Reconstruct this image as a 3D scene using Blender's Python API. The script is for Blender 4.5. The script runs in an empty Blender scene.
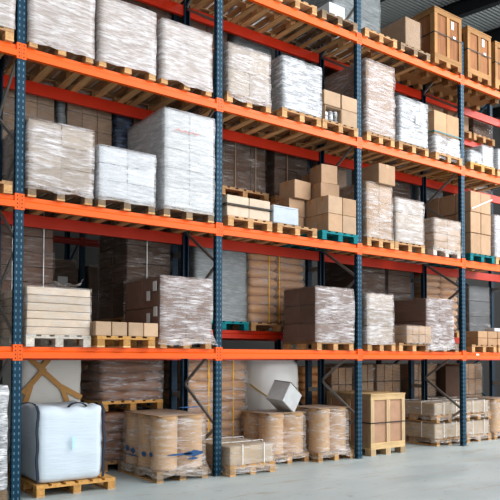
import bpy, bmesh, math, random
from mathutils import Vector, Matrix, noise, Euler

random.seed(7)
C = bpy.context.scene.collection
RND = random.Random(11)

# ------------------------------------------------------------------ node helpers
def new_mat(name):
    m = bpy.data.materials.new(name); m.use_nodes = True
    nt = m.node_tree; nt.nodes.clear()
    out = nt.nodes.new('ShaderNodeOutputMaterial')
    return m, nt, out

def srgb(r, g, b):
    def f(c):
        c /= 255.0
        return c / 12.92 if c <= 0.04045 else ((c + 0.055) / 1.055) ** 2.4
    return (f(r), f(g), f(b), 1.0)

def N(nt, kind, **kw):
    n = nt.nodes.new(kind)
    for k, v in kw.items():
        if k.startswith('i_'):
            n.inputs[k[2:].replace('_', ' ')].default_value = v
        else:
            setattr(n, k, v)
    return n

def L(nt, a, b): nt.links.new(a, b)

def math_n(nt, op, a, b=None, c=None):
    n = nt.nodes.new('ShaderNodeMath'); n.operation = op
    for i, v in enumerate((a, b, c)):
        if v is None: continue
        if isinstance(v, (int, float)): n.inputs[i].default_value = v
        else: L(nt, v, n.inputs[i])
    return n.outputs[0]

def coords(nt, scale=(1, 1, 1), rot=(0, 0, 0), jitter=True):
    tc = N(nt, 'ShaderNodeTexCoord'); v = tc.outputs['Object']
    if jitter:
        oi = N(nt, 'ShaderNodeObjectInfo')
        a = N(nt, 'ShaderNodeVectorMath', operation='MULTIPLY_ADD')
        L(nt, oi.outputs['Location'], a.inputs[0]); a.inputs[1].default_value = (3.1, 2.3, 1.7); L(nt, v, a.inputs[2])
        v = a.outputs[0]
    mp = N(nt, 'ShaderNodeMapping'); L(nt, v, mp.inputs['Vector'])
    mp.inputs['Scale'].default_value = scale; mp.inputs['Rotation'].default_value = rot
    return mp.outputs[0]

def tex_noise(nt, vec, scale, detail=4, rough=.55, dist=0.0):
    n = N(nt, 'ShaderNodeTexNoise'); L(nt, vec, n.inputs['Vector'])
    n.inputs['Scale'].default_value = scale; n.inputs['Detail'].default_value = detail
    n.inputs['Roughness'].default_value = rough; n.inputs['Distortion'].default_value = dist
    return n.outputs['Fac']

def maprange(nt, v, a, b, c, d):
    n = N(nt, 'ShaderNodeMapRange'); L(nt, v, n.inputs[0])
    for i, x in enumerate((a, b, c, d)): n.inputs[1 + i].default_value = x
    return n.outputs[0]

def mixcol(nt, fac, a, b, blend='MIX'):
    n = N(nt, 'ShaderNodeMix', data_type='RGBA', blend_type=blend)
    if isinstance(fac, (int, float)): n.inputs[0].default_value = fac
    else: L(nt, fac, n.inputs[0])
    for i, v in ((6, a), (7, b)):
        if isinstance(v, tuple): n.inputs[i].default_value = v
        else: L(nt, v, n.inputs[i])
    return n.outputs[2]

def principled(nt, out, col, rough=.6, spec=.5, metal=0.0, bump=None, bstr=.3, bdist=.01):
    p = N(nt, 'ShaderNodeBsdfPrincipled')
    if isinstance(col, tuple): p.inputs['Base Color'].default_value = col
    else: L(nt, col, p.inputs['Base Color'])
    if isinstance(rough, (int, float)): p.inputs['Roughness'].default_value = rough
    else: L(nt, rough, p.inputs['Roughness'])
    p.inputs['Specular IOR Level'].default_value = spec
    p.inputs['Metallic'].default_value = metal
    if bump is not None:
        b = N(nt, 'ShaderNodeBump'); b.inputs['Strength'].default_value = bstr; b.inputs['Distance'].default_value = bdist
        L(nt, bump, b.inputs['Height']); L(nt, b.outputs[0], p.inputs['Normal'])
    L(nt, p.outputs[0], out.inputs['Surface'])
    return p

def darker(c, k): return (c[0] * k, c[1] * k, c[2] * k, 1)

# ------------------------------------------------------------------ materials
M = {}
def mat_plain(key, col, rough=.6, spec=.4, vary=.12, nscale=6, metal=0, bstr=.1, stretch=(1, 1, 1)):
    m, nt, out = new_mat(key)
    v = coords(nt, stretch)
    n = tex_noise(nt, v, nscale, 4)
    oi = N(nt, 'ShaderNodeObjectInfo')
    f = math_n(nt, 'ADD', math_n(nt, 'MULTIPLY', n, .7), math_n(nt, 'MULTIPLY', oi.outputs['Random'], .3))
    c = mixcol(nt, f, darker(col, 1 - vary), darker(col, 1 + vary))
    principled(nt, out, c, rough, spec, metal, n, bstr)
    M[key] = m; return m

def mat_wood(key, col, axis='y', rough=.75):
    m, nt, out = new_mat(key)
    st = {'x': (2, 26, 26), 'y': (26, 2, 26), 'z': (26, 26, 2)}[axis]
    v = coords(nt, st)
    g = tex_noise(nt, v, 1.0, 5, .6, .4)
    big = tex_noise(nt, coords(nt, (1, 1, 1)), 3, 3)
    oi = N(nt, 'ShaderNodeObjectInfo')
    c = mixcol(nt, maprange(nt, g, .3, .75, 0, 1), darker(col, .66), darker(col, 1.12))
    c = mixcol(nt, math_n(nt, 'MULTIPLY', maprange(nt, big, .4, .75, 0, 1), .35), c, darker(col, .55))
    k = maprange(nt, oi.outputs['Random'], 0, 1, .72, 1.15)
    hs = N(nt, 'ShaderNodeHueSaturation'); L(nt, c, hs.inputs['Color']); L(nt, k, hs.inputs['Value'])
    principled(nt, out, hs.outputs[0], rough, .25, 0, g, .25, .004)
    M[key] = m; return m

def mat_carton(key, col, rough=.8):
    m, nt, out = new_mat(key)
    n = tex_noise(nt, coords(nt, (3, 3, 3)), 2.2, 5, .6)
    fine = tex_noise(nt, coords(nt, (60, 60, 6)), 1, 2)
    oi = N(nt, 'ShaderNodeObjectInfo')
    c = mixcol(nt, maprange(nt, n, .3, .7, 0, 1), darker(col, .86), darker(col, 1.06))
    c = mixcol(nt, math_n(nt, 'MULTIPLY', fine, .12), c, darker(col, .6))
    k = maprange(nt, oi.outputs['Random'], 0, 1, .82, 1.1)
    hs = N(nt, 'ShaderNodeHueSaturation'); L(nt, c, hs.inputs['Color']); L(nt, k, hs.inputs['Value'])
    principled(nt, out, hs.outputs[0], rough, .25, 0, n, .1, .01)
    M[key] = m; return m

def mat_film(key, tint, amin, amax, rough=.24, lo=.36, hi=.66, bstr=.6, white=(.84, .84, .87, 1), tilt=.09, wlo=.46, whi=.64, ridge=.75):
    """stretch film: fine slanting pleats and highlight streaks painted into the colour, partly see-through"""
    m, nt, out = new_mat(key)
    def co(sc, r):
        q = N(nt, 'ShaderNodeMapping'); L(nt, coords(nt, (1, 1, 1), (r, r, 0)), q.inputs['Vector']); q.inputs['Scale'].default_value = sc
        return q.outputs[0]
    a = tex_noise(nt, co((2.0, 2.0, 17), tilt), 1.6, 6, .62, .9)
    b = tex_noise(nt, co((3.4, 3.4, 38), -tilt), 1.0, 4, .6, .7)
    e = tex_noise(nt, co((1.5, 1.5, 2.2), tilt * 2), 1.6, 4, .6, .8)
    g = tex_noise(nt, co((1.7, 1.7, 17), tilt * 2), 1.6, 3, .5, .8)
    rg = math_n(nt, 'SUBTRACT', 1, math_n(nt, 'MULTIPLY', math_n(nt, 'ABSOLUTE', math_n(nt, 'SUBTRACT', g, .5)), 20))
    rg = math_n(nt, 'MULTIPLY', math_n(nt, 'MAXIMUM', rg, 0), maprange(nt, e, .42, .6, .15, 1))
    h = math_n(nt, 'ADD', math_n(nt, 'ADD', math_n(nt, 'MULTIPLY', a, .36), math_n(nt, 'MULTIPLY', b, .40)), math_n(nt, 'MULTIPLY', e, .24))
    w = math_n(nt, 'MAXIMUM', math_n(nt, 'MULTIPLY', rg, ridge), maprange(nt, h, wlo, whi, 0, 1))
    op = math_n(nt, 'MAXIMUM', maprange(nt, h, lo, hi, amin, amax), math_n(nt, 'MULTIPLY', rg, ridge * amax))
    c = mixcol(nt, w, tint, white)  # white streaks are painted highlights on the pleats
    p = N(nt, 'ShaderNodeBsdfPrincipled'); L(nt, c, p.inputs['Base Color'])
    p.inputs['Roughness'].default_value = rough; p.inputs['Specular IOR Level'].default_value = .6
    bm = N(nt, 'ShaderNodeBump'); bm.inputs['Strength'].default_value = bstr; bm.inputs['Distance'].default_value = .025
    L(nt, math_n(nt, 'ADD', h, math_n(nt, 'MULTIPLY', rg, .12)), bm.inputs['Height']); L(nt, bm.outputs[0], p.inputs['Normal'])
    t = N(nt, 'ShaderNodeBsdfTransparent')
    mx = N(nt, 'ShaderNodeMixShader'); L(nt, op, mx.inputs[0]); L(nt, t.outputs[0], mx.inputs[1]); L(nt, p.outputs[0], mx.inputs[2])
    L(nt, mx.outputs[0], out.inputs['Surface'])
    M[key] = m; return m

def mat_upright(key, col, hole):
    m, nt, out = new_mat(key)
    tc = N(nt, 'ShaderNodeTexCoord'); sp = N(nt, 'ShaderNodeSeparateXYZ'); L(nt, tc.outputs['Object'], sp.inputs[0])
    x, y, z = sp.outputs
    fz = math_n(nt, 'FRACT', math_n(nt, 'MULTIPLY', z, 1 / .075))
    inz = math_n(nt, 'LESS_THAN', fz, .42)
    # two columns of slots on the front face, one on the flanks
    dx = math_n(nt, 'ABSOLUTE', math_n(nt, 'SUBTRACT', math_n(nt, 'ABSOLUTE', x), .026))
    inx = math_n(nt, 'LESS_THAN', dx, .007)
    geo = N(nt, 'ShaderNodeNewGeometry'); sn = N(nt, 'ShaderNodeSeparateXYZ'); L(nt, geo.outputs['Normal'], sn.inputs[0])
    fr = math_n(nt, 'GREATER_THAN', math_n(nt, 'ABSOLUTE', sn.outputs[1]), .7)
    front = math_n(nt, 'MULTIPLY', inx, fr)
    iny = math_n(nt, 'LESS_THAN', math_n(nt, 'ABSOLUTE', math_n(nt, 'SUBTRACT', y, .02)), .009)
    side = math_n(nt, 'MULTIPLY', iny, math_n(nt, 'SUBTRACT', 1, fr))
    hole_f = math_n(nt, 'MULTIPLY', inz, math_n(nt, 'MAXIMUM', front, side))
    n = tex_noise(nt, coords(nt, (1, 1, 1)), 9, 4)
    c = mixcol(nt, n, darker(col, .8), darker(col, 1.2))
    c = mixcol(nt, hole_f, c, hole)
    principled(nt, out, c, .55, .3)
    M[key] = m; return m

mat_upright('post_blue', srgb(4, 54, 74), srgb(92, 122, 136))
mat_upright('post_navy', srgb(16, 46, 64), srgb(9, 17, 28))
mat_plain('brace_blue', srgb(24, 78, 100), .45, .5)
mat_plain('galvanised', srgb(142, 140, 136), .45, .5, .15, 12, .5)
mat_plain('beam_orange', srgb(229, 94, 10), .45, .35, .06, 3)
mat_plain('beam_shaded', srgb(120, 30, 14), .6)  # darker beam colour for the far rack, dimness of the gap painted in
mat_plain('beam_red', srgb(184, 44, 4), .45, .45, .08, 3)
mat_plain('slot_dark', srgb(52, 26, 22), .8)
mat_plain('sticker_white', srgb(232, 230, 224), .5)
mat_wood('pallet_wood', srgb(190, 150, 110), 'y')
mat_wood('pallet_block', srgb(206, 162, 114), 'y')
mat_wood('pallet_grey', srgb(150, 128, 104), 'y')
mat_wood('pallet_skid', srgb(222, 178, 128), 'y')  # lighter than the deck: floor bounce on the undersides put into the wood
mat_wood('pallet_teal', srgb(24, 128, 134), 'y')
mat_wood('pallet_white', srgb(222, 212, 198), 'y')
mat_wood('pallet_fresh', srgb(212, 162, 98), 'y')
mat_wood('crate_frame', srgb(168, 126, 82), 'z')
mat_wood('crate_frame_x', srgb(168, 126, 82), 'x')
mat_wood('crate_panel', srgb(146, 100, 66), 'z')
mat_wood('crate_pale', srgb(200, 172, 136), 'z')
mat_wood('crate_pale_x', srgb(216, 184, 138), 'x')
mat_carton('crate_pink', srgb(196, 156, 128))
mat_carton('kraft', srgb(178, 147, 119))
mat_carton('kraft_light', srgb(188, 160, 133))
mat_carton('kraft_warm', srgb(182, 148, 116))
mat_carton('kraft_dull', srgb(178, 150, 124))
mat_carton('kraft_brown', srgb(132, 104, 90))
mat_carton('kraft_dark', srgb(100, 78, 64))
mat_carton('beige', srgb(210, 190, 168))
mat_carton('flat_beige', srgb(196, 176, 150))
mat_carton('beige_grey', srgb(198, 184, 166))
mat_carton('white_box', srgb(214, 216, 219))
mat_carton('grey_box', srgb(208, 209, 208))
mat_carton('foam', srgb(198, 205, 210))
mat_carton('slate_box', srgb(120, 124, 126))
mat_plain('tape', srgb(176, 128, 82), .35, .5)
mat_plain('label_white', srgb(204, 204, 202), .6)
mat_plain('strap_black', srgb(26, 26, 28), .5)
mat_plain('strap_white', srgb(236, 236, 234), .4)
mat_plain('strap_tan', srgb(180, 138, 86), .7, .3, .2, 30)
mat_plain('strap_yellow', srgb(232, 178, 40), .5)
mat_plain('strap_teal', srgb(18, 112, 122), .5)
mat_plain('webbing_navy', srgb(46, 52, 66), .7, .3, .2, 40)
mat_plain('print_blue', srgb(44, 84, 128), .5)
mat_plain('mark_red', srgb(200, 130, 122), .7)
mat_plain('print_pale', srgb(186, 220, 238), .7)
mat_plain('drum_board', srgb(204, 164, 120), .6, .4, .08, 4, 0, .1, (8, 8, 1))
mat_plain('drum_lid', srgb(170, 136, 98), .6)
mat_plain('sack_brown', srgb(196, 146, 96), .65, .35, .14, 7, 0, .35)
mat_plain('sack_dark', srgb(150, 104, 74), .5, .45, .18, 7, 0, .35)
mat_plain('bag_white', srgb(202, 212, 219), .6, .35, .05, 5, 0, .5, (1, 1, 10))
mat_plain('bag_grey', srgb(206, 202, 194), .5, .4, .08, 5, 0, .4, (1, 1, 8))
mat_plain('poly_white', srgb(252, 252, 248), .28, .6, .06, 5, 0, .8, (1, 1, .3))
mat_plain('rafter', srgb(40, 42, 44), .6)
mat_plain('cord_yellow', srgb(196, 160, 70), .7)

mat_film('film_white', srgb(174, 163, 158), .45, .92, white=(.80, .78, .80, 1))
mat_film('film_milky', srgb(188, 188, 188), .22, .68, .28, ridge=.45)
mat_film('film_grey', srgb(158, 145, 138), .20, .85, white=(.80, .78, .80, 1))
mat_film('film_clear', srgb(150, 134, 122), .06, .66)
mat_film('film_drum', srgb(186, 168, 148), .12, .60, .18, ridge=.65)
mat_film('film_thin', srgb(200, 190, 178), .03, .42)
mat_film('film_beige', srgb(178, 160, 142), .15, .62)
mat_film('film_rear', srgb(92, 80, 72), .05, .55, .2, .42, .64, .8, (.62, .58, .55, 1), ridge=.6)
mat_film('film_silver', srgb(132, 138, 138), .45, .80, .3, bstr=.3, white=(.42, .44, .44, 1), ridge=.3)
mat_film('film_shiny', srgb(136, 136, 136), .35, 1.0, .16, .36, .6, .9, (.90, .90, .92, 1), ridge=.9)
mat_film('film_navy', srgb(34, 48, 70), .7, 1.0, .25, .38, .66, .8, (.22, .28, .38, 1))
mat_film('film_flank', srgb(120, 104, 94), .03, .22, .25, ridge=.25, white=(.5, .47, .45, 1))  # darker, clearer film: shade on the load flanks put into its colour

# ------------------------------------------------------------------ mesh helpers
class MB:
    def __init__(s): s.v = []; s.f = []
    def box(s, x0, x1, y0, y1, z0, z1):
        b = len(s.v)
        s.v += [(x0, y0, z0), (x1, y0, z0), (x1, y1, z0), (x0, y1, z0), (x0, y0, z1), (x1, y0, z1), (x1, y1, z1), (x0, y1, z1)]
        s.f += [tuple(b + i for i in q) for q in ((0, 3, 2, 1), (4, 5, 6, 7), (0, 1, 5, 4), (1, 2, 6, 5), (2, 3, 7, 6), (3, 0, 4, 7))]
        return s
    def bar(s, p, q, w, t):
        """flat bar from p to q: w across, t thick (thickness along X)"""
        p, q = Vector(p), Vector(q); d = (q - p).normalized()
        up = Vector((1, 0, 0)) if abs(d.x) < .9 else Vector((0, 1, 0))
        a = d.cross(up).normalized() * w / 2; c = up * t / 2
        b = len(s.v)
        for e in (p, q):
            for k in (a + c, a - c, -a - c, -a + c): s.v.append(tuple(e + k))
        s.f += [tuple(b + i for i in f) for f in ((0, 1, 2, 3), (7, 6, 5, 4), (0, 4, 5, 1), (1, 5, 6, 2), (2, 6, 7, 3), (3, 7, 4, 0))]
        return s
    def mesh(s, name, smooth=False):
        me = bpy.data.meshes.new(name); me.from_pydata(s.v, [], s.f); me.update()
        bm = bmesh.new(); bm.from_mesh(me); bmesh.ops.recalc_face_normals(bm, faces=bm.faces); bm.to_mesh(me); bm.free()
        if smooth: me.polygons.foreach_set('use_smooth', [True] * len(me.polygons))
        return me

def link(name, me, mat=None, parent=None, loc=(0, 0, 0), rot=None):
    o = bpy.data.objects.new(name, me); C.objects.link(o)
    if mat is not None and len(me.materials) == 0: me.materials.append(M[mat])
    o.location = loc
    if rot: o.rotation_euler = rot
    if parent: o.parent = parent
    return o

def tag(o, label, cat, group=None, kind=None):
    if label: o['label'] = label
    if cat: o['category'] = cat
    if group: o['group'] = group
    if kind: o['kind'] = kind
    return o

def thing(name, label, cat, loc=(0, 0, 0), group=None, rotz=0):
    o = bpy.data.objects.new(name, None); C.objects.link(o)
    o.empty_display_size = .1; o.location = loc; o.rotation_euler = (0, 0, rotz)
    return tag(o, label, cat, group)

_cache = {}
def box_mesh(name, w, d, h, mat, bev=.006):
    """box standing on z=0, centred in x and y, softened edges"""
    key = (name, round(w, 3), round(d, 3), round(h, 3), mat, bev)
    if key in _cache: return _cache[key]
    bm = bmesh.new(); bmesh.ops.create_cube(bm, size=1)
    for v in bm.verts: v.co = Vector((v.co.x * w, v.co.y * d, (v.co.z + .5) * h))
    if bev: bmesh.ops.bevel(bm, geom=bm.edges[:], offset=bev, segments=1, affect='EDGES')
    me = bpy.data.meshes.new(name); bm.to_mesh(me); bm.free(); me.materials.append(M[mat])
    _cache[key] = me; return me

def gridbox(w, d, h, seg, fn=None, bottom=False, name='grid', top=True):
    nx, ny, nz = (max(2, int(round(t / seg))) for t in (w, d, h))
    vs, idx, fs = [], {}, []
    def V(i, j, k):
        key = (i, j, k)
        if key not in idx:
            idx[key] = len(vs); vs.append(Vector((-w / 2 + w * i / nx, -d / 2 + d * j / ny, h * k / nz)))
        return idx[key]
    for i in range(nx):
        for k in range(nz):
            fs.append((V(i, 0, k), V(i + 1, 0, k), V(i + 1, 0, k + 1), V(i, 0, k + 1)))
            fs.append((V(i + 1, ny, k), V(i, ny, k), V(i, ny, k + 1), V(i + 1, ny, k + 1)))
    for j in range(ny):
        for k in range(nz):
            fs.append((V(0, j + 1, k), V(0, j, k), V(0, j, k + 1), V(0, j + 1, k + 1)))
            fs.append((V(nx, j, k), V(nx, j + 1, k), V(nx, j + 1, k + 1), V(nx, j, k + 1)))
    for i in range(nx):
        for j in range(ny):
            if top: fs.append((V(i, j, nz), V(i + 1, j, nz), V(i + 1, j + 1, nz), V(i, j + 1, nz)))
            if bottom: fs.append((V(i, j + 1, 0), V(i + 1, j + 1, 0), V(i + 1, j, 0), V(i, j, 0)))
    if fn: vs = [fn(v) for v in vs]
    me = bpy.data.meshes.new(name); me.from_pydata([tuple(v) for v in vs], [], fs); me.update()
    me.polygons.foreach_set('use_smooth', [True] * len(me.polygons))
    return me

def rounded(v, w, d, h, r, rz=None, low=False):
    """pull a point of a box's surface onto the rounded box"""
    c = Vector((max(-w / 2 + r, min(w / 2 - r, v.x)), max(-d / 2 + r, min(d / 2 - r, v.y)),
                max(r if low else -9, min(h - r, v.z))))
    dl = v - c
    return c + dl.normalized() * r if dl.length > 1e-9 else v

def film_mesh(w, d, h, mat, seed=0, amp=.010, r=.022, skirt=.03, seg=.085, name='stretch_film', bulge=0.0, flare=0.0, flank=None):
    H = h + skirt
    def fn(v):
        hz = v.z / H
        low = v.z < 1e-6
        p = rounded(v, w, d, H, r)
        nrm = Vector((v.x / (w / 2), v.y / (d / 2), 0))
        m = max(abs(nrm.x), abs(nrm.y))
        nrm = Vector((math.copysign(1, v.x) if abs(nrm.x) > m - 1e-4 else 0, math.copysign(1, v.y) if abs(nrm.y) > m - 1e-4 else 0, 0))
        if m < .999: nrm = Vector((0, 0, 1))
        q = Vector((p.x * 2.2 + seed * 3.7, p.y * 2.2, p.z * 5.5))
        n1 = noise.noise(q) + .5 * noise.noise(q * 2.7)
        p = p + nrm * (amp * n1 + bulge * math.sin(math.pi * min(1, max(0, hz))))
        if flare: p += nrm * (flare * max(0, 1 - v.z / (.28 * H)) ** 2 * (1 + .5 * n1))
        if low: p.z += min(.05, skirt * .6) * (noise.noise(Vector((v.x * 5 + seed, v.y * 5, seed * 1.3))) + .2)
        p.z -= skirt
        return p
    me = gridbox(w, d, H, seg, fn, name=name); me.materials.append(M[mat])
    if flank:  # X faces take the darker film, so their shade is painted
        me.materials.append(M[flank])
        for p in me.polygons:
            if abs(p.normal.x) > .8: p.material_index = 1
    return me

# ------------------------------------------------------------------ pallet
BLK = {'pallet_wood': 'pallet_block', 'pallet_grey': 'pallet_grey', 'pallet_teal': 'pallet_teal', 'pallet_white': 'pallet_white', 'pallet_fresh': 'pallet_fresh'}
def pallet_meshes(w, d, wood):
    key = ('pallet', round(w, 2), round(d, 2), wood)
    if key in _cache: return _cache[key]
    bw = .12 if w < .9 else .14
    t = MB(); n = 5 if w < .9 else 6
    for k in range(n):
        x = -w / 2 + bw / 2 + (w - bw) * k / (n - 1)
        ww = bw if k in (0, n // 2, n - 1) else bw * .82
        t.box(x - ww / 2, x + ww / 2, 0, d, .122, .144)
    for y in (0, d / 2 - .07, d - .14): t.box(-w / 2, w / 2, y, y + .14, .1, .122)
    sk = MB()
    for k in range(3):
        x = -w / 2 + .05 + (w - .1) * k / 2
        sk.box(x - .05, x + .05, 0, d, 0, .022)
    b = box_mesh('block', .1, .14, .078, BLK[wood], .004)
    r = (t.mesh('deck'), sk.mesh('skid'), b)
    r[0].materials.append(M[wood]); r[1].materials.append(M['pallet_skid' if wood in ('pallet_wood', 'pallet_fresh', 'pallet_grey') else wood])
    _cache[key] = r; return r

def pallet(x0, x1, y0, z, under, wood='pallet_wood', label=None, group='wooden pallets', d=1.2, rotz=0):
    w = x1 - x0
    w = min((.8, 1.0, 1.2), key=lambda s: abs(s - w)) if abs(w - min((.8, 1.0, 1.2), key=lambda s: abs(s - w))) < .09 else w
    t = thing('pallet', label or ('wooden pallet under the ' + under), 'pallet', ((x0 + x1) / 2, y0, z), group, rotz)
    dk, sk, b = pallet_meshes(w, d, wood)
    link('deck', dk, None, t); link('skids', sk, None, t)
    for i in (-1, 0, 1):
        for y in (.07, d / 2, d - .07):
            link('block', b, None, t, (i * (w / 2 - .05), y, .022))
    return z + .144

# ------------------------------------------------------------------ loads
def load(x0, x1, y0, z0, z1, nx, ny, nz, box, film, label, d=1.14, name='wrapped_load', cat='wrapped load', group='film-wrapped loads',
         skirt=.0, amp=.010, gap=.006, bricks=False, part='carton', film_top=1.0, seed=None, straps=None, jit=.004, r=.022, tags=None, flare=0.0, flank=None):
    w, h = x1 - x0, z1 - z0
    t = thing(name, label, cat, ((x0 + x1) / 2, y0, z0), group)
    cw, cd, ch = (w - .02) / nx, (d - .02) / ny, (h - .012) / nz
    for k in range(nz):
        off = (cw / 2 if (bricks and k % 2) else 0)
        for i in range(nx + (1 if off else 0)):
            for j in range(ny):
                last = nx if off else nx - 1
                if not (i in (0, last) or j in (0, ny - 1) or k == nz - 1): continue
                a = -w / 2 + .01 + max(0, i * cw - off); b = -w / 2 + .01 + min(w - .02, (i + 1) * cw - off)
                me = box_mesh(part, b - a - gap, cd - gap, ch - gap, box, .006)
                link(part, me, None, t, ((a + b) / 2 + RND.uniform(-jit, jit), .01 + cd * (j + .5) + RND.uniform(0, jit), ch * k))
    if film:
        sd = RND.uniform(0, 50) if seed is None else seed
        fh = h * film_top
        f = link('stretch_film', film_mesh(w + .016, d + .016, fh + .004, film, sd, amp, r, skirt, flare=flare, flank=flank), None, t, (0, d / 2, 0))
    for s in straps or []:
        kind, pos, mat = s
        sm = MB(); e = .018
        if kind == 'v':     # vertical band round the load, seen on the front and over the top
            sm.box(pos - .006, pos + .006, -e, -e + .006, 0, h + .012); sm.box(pos - .006, pos + .006, -e, d + e, h + .010, h + .016)
        elif kind == 's':   # vertical band on the flanks
            for sx in (-1, 1):
                x = sx * (w / 2 + e); sm.box(x - .003, x + .003, pos - .006, pos + .006, 0, h + .012)
            sm.box(-w / 2 - e, w / 2 + e, pos - .008, pos + .008, h + .010, h + .016)
        else:               # horizontal band
            sm.box(-w / 2 - e, w / 2 + e, -e, -e + .006, pos - .01, pos + .01)
            for sx in (-1, 1):
                x = sx * (w / 2 + e); sm.box(x - .003, x + .003, -e, d + e, pos - .01, pos + .01)
        link('strap', sm.mesh('strap'), mat, t)
    for (side, a, z, ww, hh) in tags or []:
        q = MB()
        if side == 'f': q.box(a - ww / 2, a + ww / 2, -.026, -.022, z, z + hh)
        else: q.box(-w / 2 - .026, -w / 2 - .022, a - ww / 2, a + ww / 2, z, z + hh)
        link('paper_label', q.mesh('paper_label'), 'label_white', t)
    return t

def carton(x0, x1, y0, y1, z0, z1, label, mat='kraft', group='loose cardboard boxes', rotz=0, tape='f', name='cardboard_box', cat='box'):
    w, d, h = x1 - x0, y1 - y0, z1 - z0
    t = link(name, box_mesh('carton_body', w - .006, d - .006, h - .002, mat, .007), None, None, ((x0 + x1) / 2, (y0 + y1) / 2, z0), (0, 0, rotz))
    tag(t, label, cat, group)
    if tape:
        q = MB(); k = .024
        if tape == 'f':
            q.box(-k, k, -d / 2 - .001, d / 2 + .001, h - .004, h + .001)
            q.box(-k, k, -d / 2 - .001, -d / 2 + .004, h - .07, h)
        else:
            q.box(-w / 2 - .001, w / 2 + .001, -k, k, h - .004, h + .001)
            q.box(-w / 2 - .001, -w / 2 + .004, -k, k, h - .08, h)
        link('tape_strip', q.mesh('tape_strip'), 'tape', t)
    return t

def ribbon(pts, width, across, thick=.006):
    m = MB(); a = Vector(across).normalized() * width / 2
    n = len(pts)
    P = [Vector(p) for p in pts]
    for i in range(n - 1):
        d = (P[i + 1] - P[i]).normalized(); o = d.cross(a).normalized() * thick / 2
        b = len(m.v)
        for e in (P[i], P[i + 1]):
            for k in (a + o, a - o, -a - o, -a + o): m.v.append(tuple(e + k))
        m.f += [tuple(b + i2 for i2 in f) for f in ((0, 1, 2, 3), (7, 6, 5, 4), (0, 4, 5, 1), (1, 5, 6, 2), (2, 6, 7, 3), (3, 7, 4, 0))]
    return m


# ------------------------------------------------------------------ the rack
B = 2.8
S = [1.713, 3.478, 5.262, 7.032]          # front rack: beam centres
R = [2.05, 4.27, 6.51]                    # rear rack: beam centres
TOPF = [z + .07 for z in S]; TOPR = [z + .065 for z in R]
ORD = ['first', 'second', 'third', 'fourth', 'fifth']

def post_mesh(h, mat, flip):
    key = ('post', h, mat, flip)
    if key in _cache: return _cache[key]
    m = MB(); y0, y1 = (0, .075)
    a = .05
    if not flip:
        m.box(-a, a, 0, .006, 0, h); m.box(-a, -a + .006, .006, y1, 0, h); m.box(a - .006, a, .006, y1, 0, h)
        m.box(-a + .006, -a + .02, y1 - .006, y1, 0, h); m.box(a - .02, a - .006, y1 - .006, y1, 0, h)
    else:
        m.box(-a, a, y1 - .006, y1, 0, h); m.box(-a, -a + .006, 0, y1 - .006, 0, h); m.box(a - .006, a, 0, y1 - .006, 0, h)
        m.box(-a + .006, -a + .02, 0, .006, 0, h); m.box(a - .02, a - .006, 0, .006, 0, h)
    me = m.mesh('post'); me.materials.append(M[mat]); _cache[key] = me; return me

def frame(X, y0, y1, h, mats, brace_mat, label, group):
    t = thing('rack_frame', label, 'rack frame', (X, y0, 0), group)
    d = y1 - y0
    link('front_post', post_mesh(h, mats[0], False), None, t, (0, 0, .006))
    link('rear_post', post_mesh(h, mats[1], True), None, t, (0, d - .075, .006))
    for y in (.03, d - .045):
        link('foot_plate', MB().box(-.07, .07, y - .06, y + .06, 0, .006).mesh('foot_plate'), brace_mat, t)
    ya, yb = .045, d - .045
    z, front = .68, True
    pts = [(yb, .15), (ya, .68)]
    while z < h - .7:
        z += .58; front = not front
        pts.append((ya if front else yb, z))
    for p, q in zip(pts, pts[1:]):
        link('brace', MB().bar((0, p[0], p[1]), (0, q[0], q[1]), .042, .025).mesh('brace'), brace_mat, t)
    return t

def beam(X0, X1, y, z, mat, label, group, face=-1, sticker=None, hh=.068):
    """load beam between two posts with a hooked plate at each end"""
    t = thing('rack_beam', label, 'rack beam', ((X0 + X1) / 2, y, z), group)
    w = X1 - X0 - .106
    m = MB(); ya, yb = (0, .045)
    if face < 0:      # stepped box section: upper part set back, sloping shoulder, proud lower part
        prof = [(.014, .068), (.014, .020), (-.010, .004), (-.010, .068 - 2 * hh), (yb, .068 - 2 * hh), (yb, .068)]
        for sx in (-1, 1): m.v += [(sx * w / 2, y_, z_) for y_, z_ in prof]
        m.f += [(k, (k + 1) % 6, (k + 1) % 6 + 6, k + 6) for k in range(6)] + [(0, 1, 2, 3, 4, 5), (11, 10, 9, 8, 7, 6)]
    else:
        m.box(-w / 2, w / 2, ya, yb, .068 - 2 * hh, .068)
        m.box(-w / 2, w / 2, yb, yb + .006, .068 - 2 * hh, .1 - 2 * hh)
    link('rail', m.mesh('rail'), mat, t)
    for sx in (-1, 1):
        x = sx * (X1 - X0) / 2
        p = MB(); yf = -.008 if face < 0 else .045
        a, b = (x - .051, x - .002) if sx > 0 else (x + .002, x + .051)
        p.box(a, b, yf, yf + .008, -.095, .095)
        xi = x - sx * .052
        p.box(min(xi, xi - sx * .006), max(xi, xi - sx * .006), -.008, .053, -.095, .095)
        e = link('end_plate', p.mesh('end_plate'), mat, t)
        h = MB()
        for k in range(4):
            zz = -.068 + .045 * k; xc = (a + b) / 2
            h.box(xc - .006, xc + .006, yf - .001, yf + .009, zz - .008, zz + .008)
        link('bolt_slot', h.mesh('bolt_slot'), 'slot_dark', e)
    if sticker is not None:
        link('white_sticker', MB().box(sticker - .045, sticker + .045, -.009, -.006, -.045, .035).mesh('white_sticker'), 'sticker_white', t)
    return t

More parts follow.
